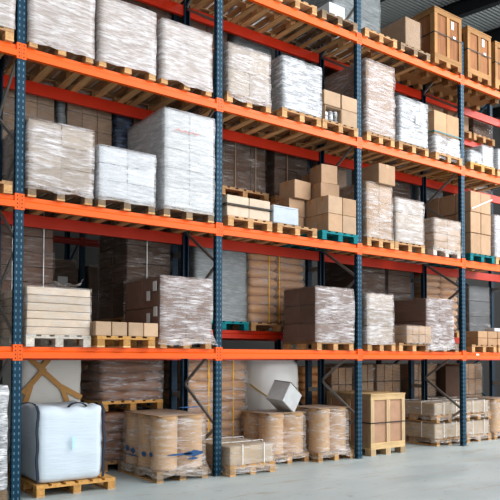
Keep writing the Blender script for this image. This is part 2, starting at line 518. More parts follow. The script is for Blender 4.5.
LEV = ['lowest', 'second', 'third', 'top']
BAY = {0: 'left of the first front post', 1: 'between the first and second front posts', 2: 'between the second and third front posts',
       3: 'between the third and fourth front posts', 4: 'right of the fourth front post'}
HF = 7.78
for i in range(-1, 5):
    nm = 'dark blue rack frame with pale slots, %s tall post from the left' % ORD[i] if 0 <= i < 4 else 'dark blue rack frame past the %s edge' % ('left' if i < 0 else 'right')
    frame(B * i, 0, .99, HF, ('post_blue', 'post_navy'), 'galvanised', nm, 'front rack frames')
for i in range(0, 5):
    frame(B * i, 1.25, 2.22, HF, ('post_navy', 'post_navy'), 'brace_blue',
          'navy frame of the rear rack, standing close behind the %s front frame' % ORD[i], 'rear rack frames')
for i in range(0, 5):
    for z in (1.1, 3.25, 5.6):
        sp = link('row_spacer', MB().box(-.045, .045, 0, .25, -.035, .035).mesh('row_spacer'), 'galvanised', None, (B * i, .995, z))
        tag(sp, 'short grey spacer behind the %s post, %s' % (ORD[i], {1.1: 'below the lowest beam', 3.25: 'just below the second beam', 5.6: 'just above the third beam'}[z]), 'rack spacer', 'row spacers')
for n in range(4):
    for b in range(0, 5):
        X0, X1 = B * (b - 1), B * b
        if not (n == 3 and b < 1):
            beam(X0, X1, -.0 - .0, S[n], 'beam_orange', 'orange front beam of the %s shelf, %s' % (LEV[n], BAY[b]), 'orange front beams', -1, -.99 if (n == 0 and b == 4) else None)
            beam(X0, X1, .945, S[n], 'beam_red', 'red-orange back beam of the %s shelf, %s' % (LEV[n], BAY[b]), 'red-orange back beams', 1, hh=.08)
for n in range(3):
    for b in range(1, 5):
        X0, X1 = B * (b - 1), B * b
        beam(X0, X1, 1.25, R[n], 'beam_red', 'red beam of the rear rack, %s tier, seen %s' % (['lower', 'middle', 'upper'][n], BAY[b]), 'rear rack beams', -1)
        beam(X0, X1, 2.17, R[n], 'beam_red', 'hindmost red beam of the rear rack, %s tier, %s' % (['lower', 'middle', 'upper'][n], BAY[b]), 'rear rack beams', 1)

PF = -.04     # pallet fronts overhang the beam
LF = -.045
def on(x0, x1, shelf, under, wood='pallet_wood', y=PF, **k):
    return pallet(x0, x1, y, TOPF[shelf - 1] if shelf else 0, under, wood, **k)
def onr(x0, x1, tier, under, wood='pallet_wood', y=1.15, **k):
    return pallet(x0, x1, y, TOPR[tier - 1] if tier else 0, under, wood, **k)

# ================================================================== FRONT RACK: most x ranges and tops from image pixels, scaled about the camera
# ---- third shelf, bay between posts 1 and 2: three big white wrapped loads
for x0, x1, top, nm, fm in ((.07, .885, 6.66, 'large white film-wrapped load beside the first post, third shelf', 'film_white'),
                        (.95, 1.755, 6.255, 'white film-wrapped load mid third shelf, first full bay', 'film_white'),
                        (1.835, 2.64, 6.225, 'white film-wrapped load just left of the second post, third shelf', 'film_white')):
    z = on(x0, x1, 3, nm)
    load(x0, x1, LF, z, top, 2, 3, 3, 'beige_grey', fm, nm, skirt=.10)
# bay 0
z = on(-0.909, -0.092, 3, 'white wrapped load left of the first post, third shelf')
load(-0.909, -0.092, LF, z, 6.638, 2, 2, 3, 'beige_grey', 'film_white', 'white film-wrapped load cut by the picture edge, left of the first post')
on(-0.909, -0.082, 2, '', label='empty wooden pallet end left of the first post, second shelf')
# second shelf bay 1
z = on(0.069, 0.895, 2, 'beige wrapped load at the first post, second shelf', 'pallet_grey')
load(0.069, 0.895, LF, z, 4.492, 2, 3, 3, 'beige_grey', 'film_grey', 'beige-grey film-wrapped load right of the first post, second shelf', skirt=.07)
z = on(0.956, 1.762, 2, 'three tiers of white cartons, second shelf', 'pallet_grey')
load(0.956, 1.762, LF, z, 4.341, 2, 3, 3, 'white_box', 'film_milky', 'low stack of white cartons in milky film, three tiers, second shelf', d=1.1, skirt=.06)
z = on(1.883, 2.689, 2, 'tall white cartons by the second post, second shelf', 'pallet_grey')
load(1.883, 2.689, LF, z, 5.026, 2, 3, 5, 'grey_box', 'film_milky', 'tall stack of pale grey cartons in film beside the second post, second shelf', r=.02, skirt=.05)
rm = ribbon([(-.26 + .055 * k, -.034, 1.02 + .035 * (k % 2)) for k in range(8)], .012, (0, 0, 1), .003)
link('red_marking', rm.mesh('red_marking'), 'mark_red', [o for o in C.objects if o.get('label', '').startswith('tall stack of pale grey')][0])
# lowest shelf bay 1
z = on(0.079, 0.885, 1, 'flat beige cartons beside the first post', 'pallet_white')
load(0.079, 0.885, LF, z, 2.507, 1, 1, 6, 'beige', 'film_thin', 'flat beige cartons under loose clear film on a white pallet, lowest shelf', r=.02, skirt=.03, amp=.014)
def crumple(w, d, label, loc, seed):
    vs, n, m2 = [], 12, 8
    for j2 in range(m2 + 1):
        for i2 in range(n + 1):
            x, y = (i2 / n - .5) * w, (j2 / m2) * d
            vs.append((x, y, max(.004, .05 * noise.noise(Vector((x * 9 + seed, y * 9, 0))) + .03 + (.09 if (i2 == n and j2 < 3) else 0))))
    fs = [(j2 * (n + 1) + i2, j2 * (n + 1) + i2 + 1, (j2 + 1) * (n + 1) + i2 + 1, (j2 + 1) * (n + 1) + i2) for j2 in range(m2) for i2 in range(n)]
    me = bpy.data.meshes.new('loose_film'); me.from_pydata(vs, [], fs); me.update(); me.polygons.foreach_set('use_smooth', [True] * len(fs))
    return tag(link('loose_film', me, 'film_shiny', None, loc), label, 'plastic film')
crumple(.42, .34, 'crumpled end of clear film lying on top of the flat beige cartons', (.62, .06, 2.53), 2)
z = on(0.925, 1.732, 1, 'row of small kraft boxes, lowest shelf', 'pallet_fresh', y=-.12)
for k in range(4):
    a = .90 + .215 * k + (.012 if k > 1 else 0)
    carton(a, a + .213, -.13, .25, z, 2.105, ['small kraft box at the left end of the row on the lowest shelf',
           'second small kraft box from the left in the low row', 'third small kraft box from the left in the low row', 'small kraft box at the right end of the row, touching the wrapped load'][k], 'kraft_light', 'row of small kraft boxes', tape=None)
z = on(1.842, 2.659, 1, 'two-tier wrapped brown cartons left of second post')
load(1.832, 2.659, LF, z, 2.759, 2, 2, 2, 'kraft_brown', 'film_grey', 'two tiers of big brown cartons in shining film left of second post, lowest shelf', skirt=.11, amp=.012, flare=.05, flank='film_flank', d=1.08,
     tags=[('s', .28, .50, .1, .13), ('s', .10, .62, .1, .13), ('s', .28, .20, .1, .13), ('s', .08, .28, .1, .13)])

# ---- bay 2
z = on(2.911, 3.687, 3, 'greyish wrapped load right of the second post, third shelf')
load(2.911, 3.687, LF, z, 6.205, 2, 3, 2, 'beige_grey', 'film_grey', 'grey-beige film-wrapped load right of the second post, third shelf', skirt=.1, amp=.014)
z = on(3.908, 4.715, 3, 'shiny silver wrapped load, third shelf')
load(3.908, 4.715, LF, z, 6.286, 2, 3, 4, 'white_box', 'film_shiny', 'shiny silvery film-wrapped white cartons in mid third shelf', d=1.0)
z = on(4.736, 5.542, 3, 'pale boxes left of the third post, third shelf')
for (a, b, c, d_, z0, z1, l, mt) in (
    (4.80, 5.16, -.03, .30, z, 5.73, 'lower left pale box, third shelf, beside the silvery load', 'kraft_light'),
    (5.17, 5.53, -.03, .30, z, 5.73, 'lower right pale box against the third post, third shelf', 'kraft_light'),
    (4.78, 5.15, -.03, .30, 5.732, 5.97, 'upper left pale box on the third shelf beside the silvery load', 'kraft_light'),
    (5.17, 5.53, -.03, .30, 5.732, 5.97, 'upper right pale box against the third post, third shelf', 'kraft_light')):
    if 'lower left' in l: continue
    carton(a, b, c, d_, z0, z1, l, mt, 'pale boxes on the third shelf', tape=None)
ob = link('open_box', MB().box(-.18, .18, 0, .37, 0, .006).box(-.18, .18, .364, .37, .006, .236).box(-.18, -.174, 0, .364, .006, .236).box(.174, .18, 0, .364, .006, .236).box(-.174, .174, .0, .364, .230, .236).mesh('box_shell'), 'kraft_light', None, (4.98, -.03, z))
tag(ob, 'pale box open to the aisle with bagged goods inside, third shelf', 'box', 'pale boxes on the third shelf')
for k in range(3):
    link('bagged_item', film_mesh(.09, .26, .17 + .02 * k, 'film_shiny', 3 + k, .012, .03, 0, .03, name='bagged_item'), None, ob, (-.11 + .11 * k, .17, .008))
# second shelf bay 2
z = on(2.921, 3.727, 2, 'two layers of flat beige cartons, second shelf', 'pallet_wood')
load(2.90, 3.70, LF, z, 3.855, 2, 2, 1, 'beige', None, 'lower layer of flat beige cartons right of the second post', cat='cartons', name='carton_layer', group='flat carton layers')
load(2.90, 3.70, LF, 3.857, 4.01, 2, 2, 1, 'beige', None, 'upper layer of flat beige cartons right of the second post', cat='cartons', name='carton_layer', group='flat carton layers', straps=[('h', .0, 'strap_black')])
z = on(3.808, 4.634, 2, 'white foam box and kraft boxes, second shelf', 'pallet_wood')
t = link('foam_box', box_mesh('foam_body', .50, .36, .24, 'foam', .012), None, None, (4.00, .15, z)); tag(t, 'white foam box alone at the front of a wooden pallet, second shelf', 'box')
link('box_lid', box_mesh('foam_lid', .502, .362, .03, 'foam', .012), None, t, (0, 0, .24))
zt = on(4.715, 5.541, 2, 'stacked kraft boxes left of the third post', 'pallet_teal', label='teal painted pallet under the kraft boxes left of the third post')
rowname = ['front', 'second', 'third', 'rear']
for k in range(2):
    for j in range(4):
        for i in range(2):
            a = 4.868 + .318 * i; y = -.03 + .285 * j
            z0, z1 = (zt, 3.985) if k == 0 else (3.987, 4.275)
            carton(a, a + .316, y, y + .283, z0, z1, '%s kraft box in the %s rank, %s column, on the teal pallet' % (['bottom', 'upper'][k], rowname[j], ['left', 'right'][i]), ['kraft', 'kraft_light'][(i + j + k) % 2],
                   'kraft boxes on the teal pallet', tape='s' if i == 0 else None)
for j in range(2):
    carton(4.473, 4.815, .50 + .31 * j, .80 + .31 * j, z, 3.985, '%s lower kraft box behind the white foam box' % ['nearer', 'farther'][j], 'kraft', 'kraft boxes behind the foam box', tape='s')
    carton(4.493, 4.835, .50 + .31 * j, .80 + .31 * j, 3.987, 4.275, '%s middle kraft box above the white foam box' % ['nearer', 'farther'][j], 'kraft', 'kraft boxes behind the foam box', tape='s')
carton(4.533, 4.916, .44, .82, 4.277, 4.58, 'kraft box turned on the left end of the box pile, second shelf', 'kraft', 'boxes on top of the pile', tape='s', rotz=.08)
carton(4.956, 5.359, .22, .58, 4.277, 4.55, 'kraft box under the topmost box of the pile, second shelf', 'kraft', 'boxes on top of the pile', tape='s', rotz=-.06)
carton(5.007, 5.339, .24, .60, 4.552, 4.87, 'topmost kraft box of the pile, standing crooked, second shelf', 'kraft', 'boxes on top of the pile', tape='s', rotz=-.14)
carton(5.218, 5.531, .74, 1.04, 4.277, 4.56, 'dim kraft box at the back of the pile beside the third post', 'kraft_dull', 'boxes on top of the pile', tape='s')
carton(5.208, 5.521, .74, 1.04, 4.562, 4.86, 'dim upper kraft box at the back of the pile beside the third post', 'kraft_dull', 'boxes on top of the pile', tape='s')
# lowest shelf bay 2
z = on(4.604, 5.430, 1, 'large brown carton load left of third post', d=.86)
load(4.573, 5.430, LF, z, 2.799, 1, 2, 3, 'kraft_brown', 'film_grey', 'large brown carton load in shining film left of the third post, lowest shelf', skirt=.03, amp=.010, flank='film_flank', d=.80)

# ---- bay 3
z = on(5.742, 6.428, 3, 'tall wrapped load right of the third post, third shelf')
load(5.722, 6.428, LF, z, 6.729, 1, 2, 3, 'kraft', 'film_grey', 'tall beige load in white film right of the third post, third shelf', amp=.016)
z = on(6.569, 7.314, 3, 'bright shiny wrapped load, third shelf')
load(6.549, 7.314, LF, z, 6.286, 2, 2, 3, 'white_box', 'film_shiny', 'bright shiny white wrapped load mid third shelf, between third and fourth posts', tags=[('f', .06, .38, .09, .13)])
z = on(7.536, 8.342, 3, 'tall cartons with teal strap, third shelf')
load(7.576, 8.342, LF + .06, z, 6.296, 2, 2, 1, 'kraft_warm', 'film_shiny', 'tall brown cartons with teal strap, lower half in white film, left of fourth post', film_top=.44, amp=.02, skirt=.1,
     straps=[('s', .16, 'strap_teal'), ('h', .40, 'strap_teal')])
# second shelf bay 3
z = on(5.742, 6.408, 2, 'wrapped carton tower under a loose box, second shelf')
load(5.722, 6.367, LF, z, 4.643, 2, 3, 3, 'kraft', 'film_beige', 'tower of cartons in wrinkled film with a box on top, right of the third post', amp=.016)
carton(5.964, 6.377, -.10, .36, 4.626, 4.97, 'single kraft box standing on the wrapped carton tower, second shelf', 'kraft', 'single boxes on loads', tape='f')
z = on(6.428, 7.214, 2, 'streaky wrapped load mid second shelf, third to fourth posts')
load(6.438, 7.204, LF, z, 4.482, 1, 2, 3, 'beige_grey', 'film_grey', 'streaky pinkish-white wrapped load mid second shelf, between third and fourth posts')
z = on(7.456, 8.262, 2, 'wrapped brown cartons left of the fourth post, second shelf', 'pallet_white')
load(7.476, 8.282, LF, z, 4.250, 2, 3, 4, 'kraft_dull', 'film_beige', 'low load of cartons in loose film left of the fourth post, second shelf', amp=.018, skirt=.09)
# lowest shelf bay 3
z = on(5.742, 6.428, 1, 'wrapped load right of the third post, lowest shelf')
load(5.722, 6.387, LF, z, 2.759, 1, 2, 3, 'beige_grey', 'film_grey', 'square streaky wrapped load right of the third post, lowest shelf', skirt=.04)
z = on(6.528, 7.314, 1, 'small cartons in two tiers, lowest shelf', 'pallet_wood')
load(6.649, 7.335, -.1, z, 2.245, 4, 2, 2, 'kraft_warm', 'film_thin', 'two tiers of small kraft cartons in front of a tall brown load, lowest shelf', d=.62, skirt=.02)
z = on(7.375, 8.181, 1, 'tall brown wrapped load left of the fourth post, lowest shelf', 'pallet_grey')
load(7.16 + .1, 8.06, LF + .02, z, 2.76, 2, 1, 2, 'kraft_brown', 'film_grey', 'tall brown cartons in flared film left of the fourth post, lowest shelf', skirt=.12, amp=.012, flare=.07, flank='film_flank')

# ---- bay 4
z = on(8.584, 9.390, 3, 'grey film-covered box right of the fourth post, third shelf', 'pallet_fresh')
load(9.007, 9.370, -.02, z, 5.893, 1, 1, 1, 'grey_box', 'film_milky', 'pale grey film-covered box right of the fourth post, third shelf', d=.6, skirt=0)
load(8.604, 8.987, -.02, z, 5.711, 1, 1, 1, 'grey_box', 'film_shiny', 'low crumpled bundle in clear film touching the fourth post, third shelf', d=.6, skirt=0, amp=.04)
z = on(9.471, 10.277, 3, 'white box near the right picture edge, third shelf', 'pallet_wood')
load(9.471, 10.197, -.06, z, 5.893, 1, 1, 1, 'white_box', 'film_milky', 'white film-covered box at the right picture edge, third shelf', d=.6, skirt=0)
z = on(8.584, 9.330, 2, 'tall kraft cartons right of the fourth post', 'pallet_teal', label='teal pallet under the tall kraft cartons right of the fourth post')
load(8.584, 9.269, LF, z, 4.935, 2, 3, 3, 'kraft', None, 'tall column of kraft cartons right of the fourth post, with white strap', name='carton_tower', cat='cartons', group='carton towers', gap=.012, jit=.008,
     straps=[])
link('strap', ribbon([(-.33, -.012, .86), (.33, -.012, 1.12)], .02, (-.26, 0, .66), .004).mesh('strap'), 'strap_white', bpy.data.objects['carton_tower'])
z = on(9.390, 10.197, 2, 'white wrapped load at the right edge, second shelf')
load(9.360, 10.166, LF, z, 4.542, 2, 2, 3, 'white_box', 'film_grey', 'white streaky wrapped load at the right picture edge, second shelf', amp=.016)
z = on(8.584, 9.390, 1, '', label='mostly bare wooden pallet right of the fourth post, lowest shelf')
z = on(9.451, 10.257, 1, 'low kraft boxes at the right edge, lowest shelf')
nmz = ['bottom', 'top']
for k in range(2):
    for i in range(3):
        carton(9.10 + .33 * i, 9.42 + .33 * i, .18, .56, z + .142 * k, z + .140 + .142 * k, '%s low kraft box, %s of three, lowest shelf at right edge' % (nmz[k], ORD[i]), 'kraft_warm', 'low kraft boxes at the right edge', tape=None)
carton(9.713, 10.015, .22, .46, z + .285, z + .36, 'small white box on the low kraft boxes at the right edge', 'white_box', 'single boxes on loads', tape=None)

# ---- top shelf
on(0.946, 1.752, 4, '', label='wooden pallet on the top shelf, seen from beneath, two places left of second post', group='pallets on the top shelf')
on(1.873, 2.679, 4, '', label='wooden pallet on the top shelf, seen from beneath, just left of second post', group='pallets on the top shelf')
on(2.911, 3.717, 4, '', label='wooden pallet on the top shelf just right of the second post', group='pallets on the top shelf')
z = on(3.818, 4.624, 4, '', label='wooden pallet in the middle of the top shelf, left of the pale box', group='pallets on the top shelf')
z = on(4.716, 5.542, 4, 'pale box on the top shelf', 'pallet_grey')
carton(4.977, 5.339, .06, .62, z, 7.50, 'pale grey box on a weathered pallet, top shelf, left of the third post', 'white_box', 'single boxes on loads', tape=None)
on(5.722, 6.488, 4, '', label='empty wooden pallet on the top shelf just right of the third post', group='pallets on the top shelf')
z = on(6.589, 7.415, 4, 'wrapped carton beside the wooden crates', 'pallet_grey')
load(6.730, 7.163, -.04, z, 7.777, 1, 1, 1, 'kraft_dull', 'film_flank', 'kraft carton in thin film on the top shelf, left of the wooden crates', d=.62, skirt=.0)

# ------------------------------------------------------------------ crates
def crate(x0, x1, y0, y1, z0, z1, label, fr='crate_frame', pn='crate_panel', strap=.5, mids=1, labels=True, foot=.11, group='wooden crates'):
    w, d = x1 - x0, y1 - y0; h = z1 - z0
    t = thing('wooden_crate', label, 'crate', ((x0 + x1) / 2, y0, z0), group)
    fx = fr + '_x'
    t1 = .022; bw = .085
    link('side_panel', MB().box(-w / 2 + t1, w / 2 - t1, t1, d - t1, foot, h - t1).mesh('side_panel'), pn, t)
    link('lid', MB().box(-w / 2 - .008, w / 2 + .008, -.008, d + .008, h - t1, h).mesh('lid'), fx, t)
    def board(nm, x0, x1, y0, y1, z0, z1, mt): link(nm, MB().box(x0, x1, y0, y1, z0, z1).mesh(nm), mt, t)
    for ya, yb in ((0, t1), (d - t1, d)):
        board('rail', -w / 2, w / 2, ya, yb, h - t1 - bw, h - t1, fx); board('rail', -w / 2, w / 2, ya, yb, foot, foot + bw, fx)
        for k in range(mids + 2):
            x = -w / 2 + bw / 2 + (w - bw) * k / (mids + 1)
            board('stile', x - bw / 2, x + bw / 2, ya, yb, foot + bw, h - t1 - bw, fr)
    for xa, xb in ((-w / 2, -w / 2 + t1), (w / 2 - t1, w / 2)):
        board('rail', xa, xb, t1, d - t1, h - t1 - bw, h - t1, fr); board('rail', xa, xb, t1, d - t1, foot, foot + bw, fr)
        for k in range(3):
            y = t1 + bw / 2 + (d - 2 * t1 - bw) * k / 2
            board('stile', xa, xb, y - bw / 2, y + bw / 2, foot + bw, h - t1 - bw, fr)
    board('base_board', -w / 2, w / 2, 0, d, foot - .024, foot, fx)
    for k in (-1, 0, 1):
        x = k * (w / 2 - .06)
        for y in (0, d / 2 - .07, d - .14): board('foot', x - .06, x + .06, y, y + .14, 0, foot - .024, fr)
    z = foot + (h - foot) * strap; s = MB()
    s.box(-w / 2 - .003, w / 2 + .003, -.004, -.001, z - .009, z + .009); s.box(-w / 2 - .003, w / 2 + .003, d + .001, d + .004, z - .009, z + .009)
    s.box(-w / 2 - .004, -w / 2 - .001, -.004, d + .004, z - .009, z + .009); s.box(w / 2 + .001, w / 2 + .004, -.004, d + .004, z - .009, z + .009)
    link('strap', s.mesh('strap'), 'strap_black', t)
    if labels:
        link('paper_label', MB().box(w * .13, w * .13 + .08, .014, .020, h * .73, h * .73 + .15).mesh('paper_label'), 'label_white', t)
        link('paper_label', MB().box(w * .20, w * .20 + .08, .014, .020, h * .56, h * .56 + .06).mesh('paper_label'), 'label_white', t)
    return t
zc = TOPF[3]
crate(7.48, 8.28, -.08, 1.0, zc, 8.16, 'brown wooden crate with white labels, leftmost of the top shelf crates', labels=True)
crate(8.50, 9.26, -.06, 1.0, zc, 8.10, 'brown wooden crate with white labels, middle one of the three on top')
crate(9.40, 10.2, -.06, 1.0, zc, 8.06, 'brown wooden crate cut off by the right picture edge, top shelf', labels=False)
crate(5.93, 6.79, .07, 1.16, 0, 1.05, 'pale wooden crate with pink panels standing on the floor right of the third post', 'crate_pale', 'crate_pink', .46, 1, False, .13)

# ------------------------------------------------------------------ FLOOR, front rack
# bulk bag
def bulk_bag(x0, x1, y0, d, z0, z1, body, label, r=.08, name='bulk_bag', amp=.014, seed=3, bulge=.014):
    w, h = x1 - x0, z1 - z0
    t = thing(name, label, 'bulk bag', ((x0 + x1) / 2, y0, z0), 'bulk bags')
    def fn(v):
        p = rounded(v, w, d, h, r, low=True)
        k = math.sin(math.pi * min(1, max(0, v.z / h))) ** .5
        c = Vector((p.x, p.y, 0)); 
        p.x *= 1 + bulge * k; p.y *= 1 + bulge * k
        q = Vector((p.x * 3 + seed, p.y * 3, p.z * 4))
        n = noise.noise(q) + .5 * noise.noise(q * 2.3) + .35 * noise.noise(Vector((p.x * 2, p.y * 2, p.z * 22 + seed)))
        nn = (p - Vector((0, 0, h / 2))); nn.z *= .6
        p += nn.normalized() * amp * n
        if v.z > h * .93:      # folds in the gathered top
            p.z += .035 * noise.noise(Vector((p.x * 7, p.y * 7 + seed, 0))) - .03 * (1 - min(1, (abs(v.x) / (w / 2)) ** 2))
        p.z = max(p.z, 0)
        return p
    me = gridbox(w, d, h, .055, fn, bottom=True, name='bag_body'); me.materials.append(M[body])
    link('bag_body', me, None, t, (0, d / 2, 0))
    return t
z = pallet(.22, 1.26, .0, 0, '', 'pallet_fresh', label='fresh yellow pallet under the white bulk bag, on the floor right of the first post', d=1.1)
bag = bulk_bag(.26, 1.08, .03, .98, z, 1.075, 'bag_white', 'bulging white bulk bag with dark lifting straps, on the floor right of the first post')
w2 = .41
for nm, X in (('lifting_strap', -w2 + .0), ('lifting_strap', w2 - .0)):
    pts = []
    for k in range(15):
        zz = .02 + k * .065
        pts.append((X * (1 + .03 * math.sin(math.pi * min(1, zz / .93))) + .006 * math.sin(zz * 17), .0 - .016 * math.sin(math.pi * min(1, zz / .93)) + .008 + (.06 if k == 14 else 0), zz))
    link(nm, ribbon(pts, .032, (1, .3, 0), .012).mesh(nm), 'webbing_navy', bag)
for cx, cy in ((.12, .12), (-.40, .45)):
    pts = [(cx + .12 * math.cos(a) , cy, .88 + .07 * math.sin(a)) for a in [math.pi * k / 10 for k in range(11)]]
    link('lifting_loop', ribbon(pts, .05, (0, 1, 0), .012).mesh('lifting_loop'), 'webbing_navy', bag)
link('printed_mark', MB().box(-.01, .025, -.052, -.046, .40, .55).mesh('printed_mark'), 'print_pale', bag)

# drums shrink-wrapped on a pallet
def lathe(prof, seg, name):
    vs, fs = [], []
    for r_, z in prof:
        for k in range(seg):
            a = 2 * math.pi * k / seg; vs.append((r_ * math.cos(a), r_ * math.sin(a), z))
    n = len(prof)
    for i in range(n - 1):
        for k in range(seg):
            k2 = (k + 1) % seg; fs.append((i * seg + k, i * seg + k2, (i + 1) * seg + k2, (i + 1) * seg + k))
    fs.append(tuple(reversed(range(seg)))); fs.append(tuple(range((n - 1) * seg, n * seg)))
    me = bpy.data.meshes.new(name); me.from_pydata(vs, [], fs); me.update()
    me.polygons.foreach_set('use_smooth', [len(p.vertices) == 4 for p in me.polygons]); return me

def drums(x0, x1, y0, z0, z1, nx, ny, label, blue=False, film='film_drum', d=1.14):
    w, h = x1 - x0, z1 - z0
    t = thing('wrapped_drum_load', label, 'drum load', ((x0 + x1) / 2, y0, z0), 'wrapped drum loads')
    rx = w / nx / 2; ry = d / ny / 2; rr = min(rx, ry) - .004
    body = lathe([(rr - .006, 0), (rr, .012), (rr, .03), (rr - .005, .035), (rr - .005, h - .09), (rr - .002, h - .085)], 28, 'drum'); body.materials.append(M['drum_board'])
    lid = lathe([(rr + .001, h - .085), (rr + .003, h - .08), (rr + .003, h - .03), (rr - .01, h - .022), (rr - .02, h - .028)], 28, 'lid'); lid.materials.append(M['drum_lid'])
    for i in range(nx):
        for j in range(ny):
            o = link('drum', body, None, t, (-w / 2 + rx * (2 * i + 1), ry * (2 * j + 1), 0)); link('lid', lid, None, o)
    link('cap_sheet', MB().box(-w / 2 + .03, w / 2 - .03, .03, d - .03, h - .021, h - .012).mesh('cap_sheet'), 'kraft_dull', t)
    sd = RND.uniform(0, 40)
    link('stretch_film', film_mesh(w + .014, d + .014, h, film, sd, .006, min(.13, rr), .09, flare=.06), None, t, (0, d / 2, 0))
    q = MB().box(-w / 2 + .05, w / 2 - .02, -.016, -.012, h * .84, h * .90)
    def smear(x0, x1, z0, z1, side):
        """ragged brushed mark printed on the film"""
        vs, n = [], 14
        for k in range(n + 1):
            u = k / n; c = math.sin(math.pi * u) ** .6
            zc = (z0 + z1) / 2; hh2 = (z1 - z0) / 2 * c * (.75 + .5 * noise.noise(Vector((u * 7 + x0 * 9, z0 * 5, 1))))
            for sg2 in (-1, 1):
                x = x0 + (x1 - x0) * u; z = zc + sg2 * hh2
                vs.append((x, -.022, z) if side == 'f' else (-w / 2 - .022, x, z))
        me = bpy.data.meshes.new('blue_print'); me.from_pydata(vs, [], [(2 * k, 2 * k + 2, 2 * k + 3, 2 * k + 1) for k in range(n)]); me.update()
        link('blue_print', me, 'print_blue', t)
    if blue:
        for a in ((-.02, .30, .16, .26), (-.28, .14, .19, .23), (.05, .22, .12, .16), (-.1, .3, .83, .85)): smear(*a, 'f')
        for a in ((.10, .20, .17, .26), (.28, .42, .15, .25), (.62, .76, .15, .27), (.80, .92, .17, .29), (.5, .95, .13, .16)): smear(*a, 's')
    return t

z = pallet(1.82, 2.64, 0, 0, '', 'pallet_grey', label='wooden pallet under the blue-marked drums, on the floor left of the second post')
drums(1.85, 2.65, .02, z, .89, 2, 3, 'kraft drums in film with blue marks, on the floor left of the second post', True)
z = pallet(3.92, 4.76, .29, 0, '', 'pallet_wood', label='wooden pallet under the drums with the tilted white box on top', d=.84)
drums(3.93, 4.75, .31, z, .80, 2, 2, 'kraft drums in film carrying the tilted white box, on the floor', False, d=.82)
z = pallet(4.79, 5.55, .10, 0, '', 'pallet_wood', label='wooden pallet under the drums beside the third post', d=.84)
drums(4.80, 5.53, .12, z, .86, 2, 2, 'kraft drums in film standing on the floor just left of the third post', False, d=.82)
z = pallet(9.72, 10.52, .25, 0, '', 'pallet_wood', label='wooden pallet under the drums at the right picture edge')
drums(9.72, 10.5, .25, z, .84, 2, 3, 'kraft drums in film on the floor at the right picture edge', False)

t = thing('tilted_box', 'pale grey carton lying tilted on top of the wrapped drums', 'box', (4.44, .56, 1.03))
t.rotation_euler = (.10, .58, .30)
link('box_body', box_mesh('tilted_body', .40, .34, .34, 'grey_box', .008), None, t, (0, 0, -.17))
link('box_flap', MB().box(-.2, .2, -.17, .17, .172, .178).mesh('box_flap'), 'kraft_dark', t)

# low flat loads in loose film
def flat_load(x0, x1, y0, z0, z1, label, nx=2, d=1.14):
    return load(x0, x1, y0, z0, z1, 1, 1, 1, 'flat_beige', 'film_drum', label, d=d, name='flat_wrapped_load', cat='wrapped load', group='low flat wrapped loads',
                skirt=.10, amp=.016, flare=.06, straps=[('v', -.18, 'strap_white'), ('v', .2, 'strap_white'), ('s', .3, 'strap_white'), ('s', .8, 'strap_white')])
z = pallet(2.90, 3.68, -.16, 0, 'low flat beige load right of the second post', 'pallet_fresh')
flat_load(2.90, 3.68, -.14, z, .42, 'low flat beige load in loose film on the floor right of the second post')
z = pallet(7.88, 8.72, .26, 0, 'lower flat load left of the fourth post')
flat_load(7.87, 8.74, .28, z, .43, 'lower of two flat beige loads in loose film left of the fourth post')
z = pallet(7.88, 8.72, .26, .437, 'upper flat load left of the fourth post')
flat_load(7.87, 8.74, .28, z, .82, 'upper of two flat beige loads in loose film left of the fourth post')
z = pallet(8.84, 9.62, .26, 0, 'lower flat load right of the fourth post')
flat_load(8.82, 9.60, .28, z, .43, 'lower of two flat beige loads in loose film right of the fourth post')
z = pallet(8.84, 9.62, .26, .437, 'upper flat load right of the fourth post')
flat_load(8.82, 9.60, .28, z, .82, 'upper of two flat beige loads in loose film right of the fourth post')
# bay 0 floor
z = pallet(-.92, -.10, -.05, 0, 'white wrapped load left of the first post, floor', 'pallet_grey')
load(-.92, -.11, -.03, z, 1.34, 2, 2, 4, 'white_box', 'film_shiny', 'white wrapped load on the floor at the left picture edge', skirt=.12, amp=.018)

# ================================================================== REAR RACK
def sack_mesh(w, d, h, mat, var):
    key = ('sack', round(w, 3), round(d, 3), round(h, 3), mat, var)
    if key in _cache: return _cache[key]
    def fn(v):
        p = rounded(v, w, d, h, h * .46, low=True)
        e = min(1, max(abs(v.x) / (w / 2), abs(v.y) / (d / 2)))
        p.z = h / 2 + (p.z - h / 2) * (1.04 - .22 * e ** 3)
        n = noise.noise(Vector((p.x * 6 + var * 9, p.y * 6, p.z * 9)))
        p += Vector((p.x, p.y, (p.z - h / 2))).normalized() * .012 * n
        return p
    me = gridbox(w, d, h, .07, fn, bottom=True, name='sack'); me.materials.append(M[mat]); _cache[key] = me; return me

def sacks(x0, x1, y0, z0, layers, nx, lh, mat, film, label, ny=2, d=1.12, straps=None, pitch=None):
    w = x1 - x0
    t = thing('sack_stack', label, 'sack stack', ((x0 + x1) / 2, y0, z0), 'stacks of sacks')
    sw, sd = w / nx, d / ny
    for k in range(layers):
        for i in range(nx):
            for j in range(ny):
                me = sack_mesh(sw + .01, sd + .01, lh * 1.06, mat, (i + 2 * k + j) % 3)
                link('sack', me, None, t, (-w / 2 + sw * (i + .5) + RND.uniform(-.015, .015), sd * (j + .5) + RND.uniform(-.015, .015), lh * k), (0, 0, RND.uniform(-.02, .02)))
    h = lh * layers
    if film: link('stretch_film', film_mesh(w + .05, d + .05, h, film, RND.uniform(0, 30), .02, .07, .0), None, t, (0, d / 2, 0))
    for x in straps or []:
        link('strap', MB().box(x - .009, x + .009, -.032, -.027, 0, h + .03).mesh('strap'), 'strap_yellow', t)
    return t

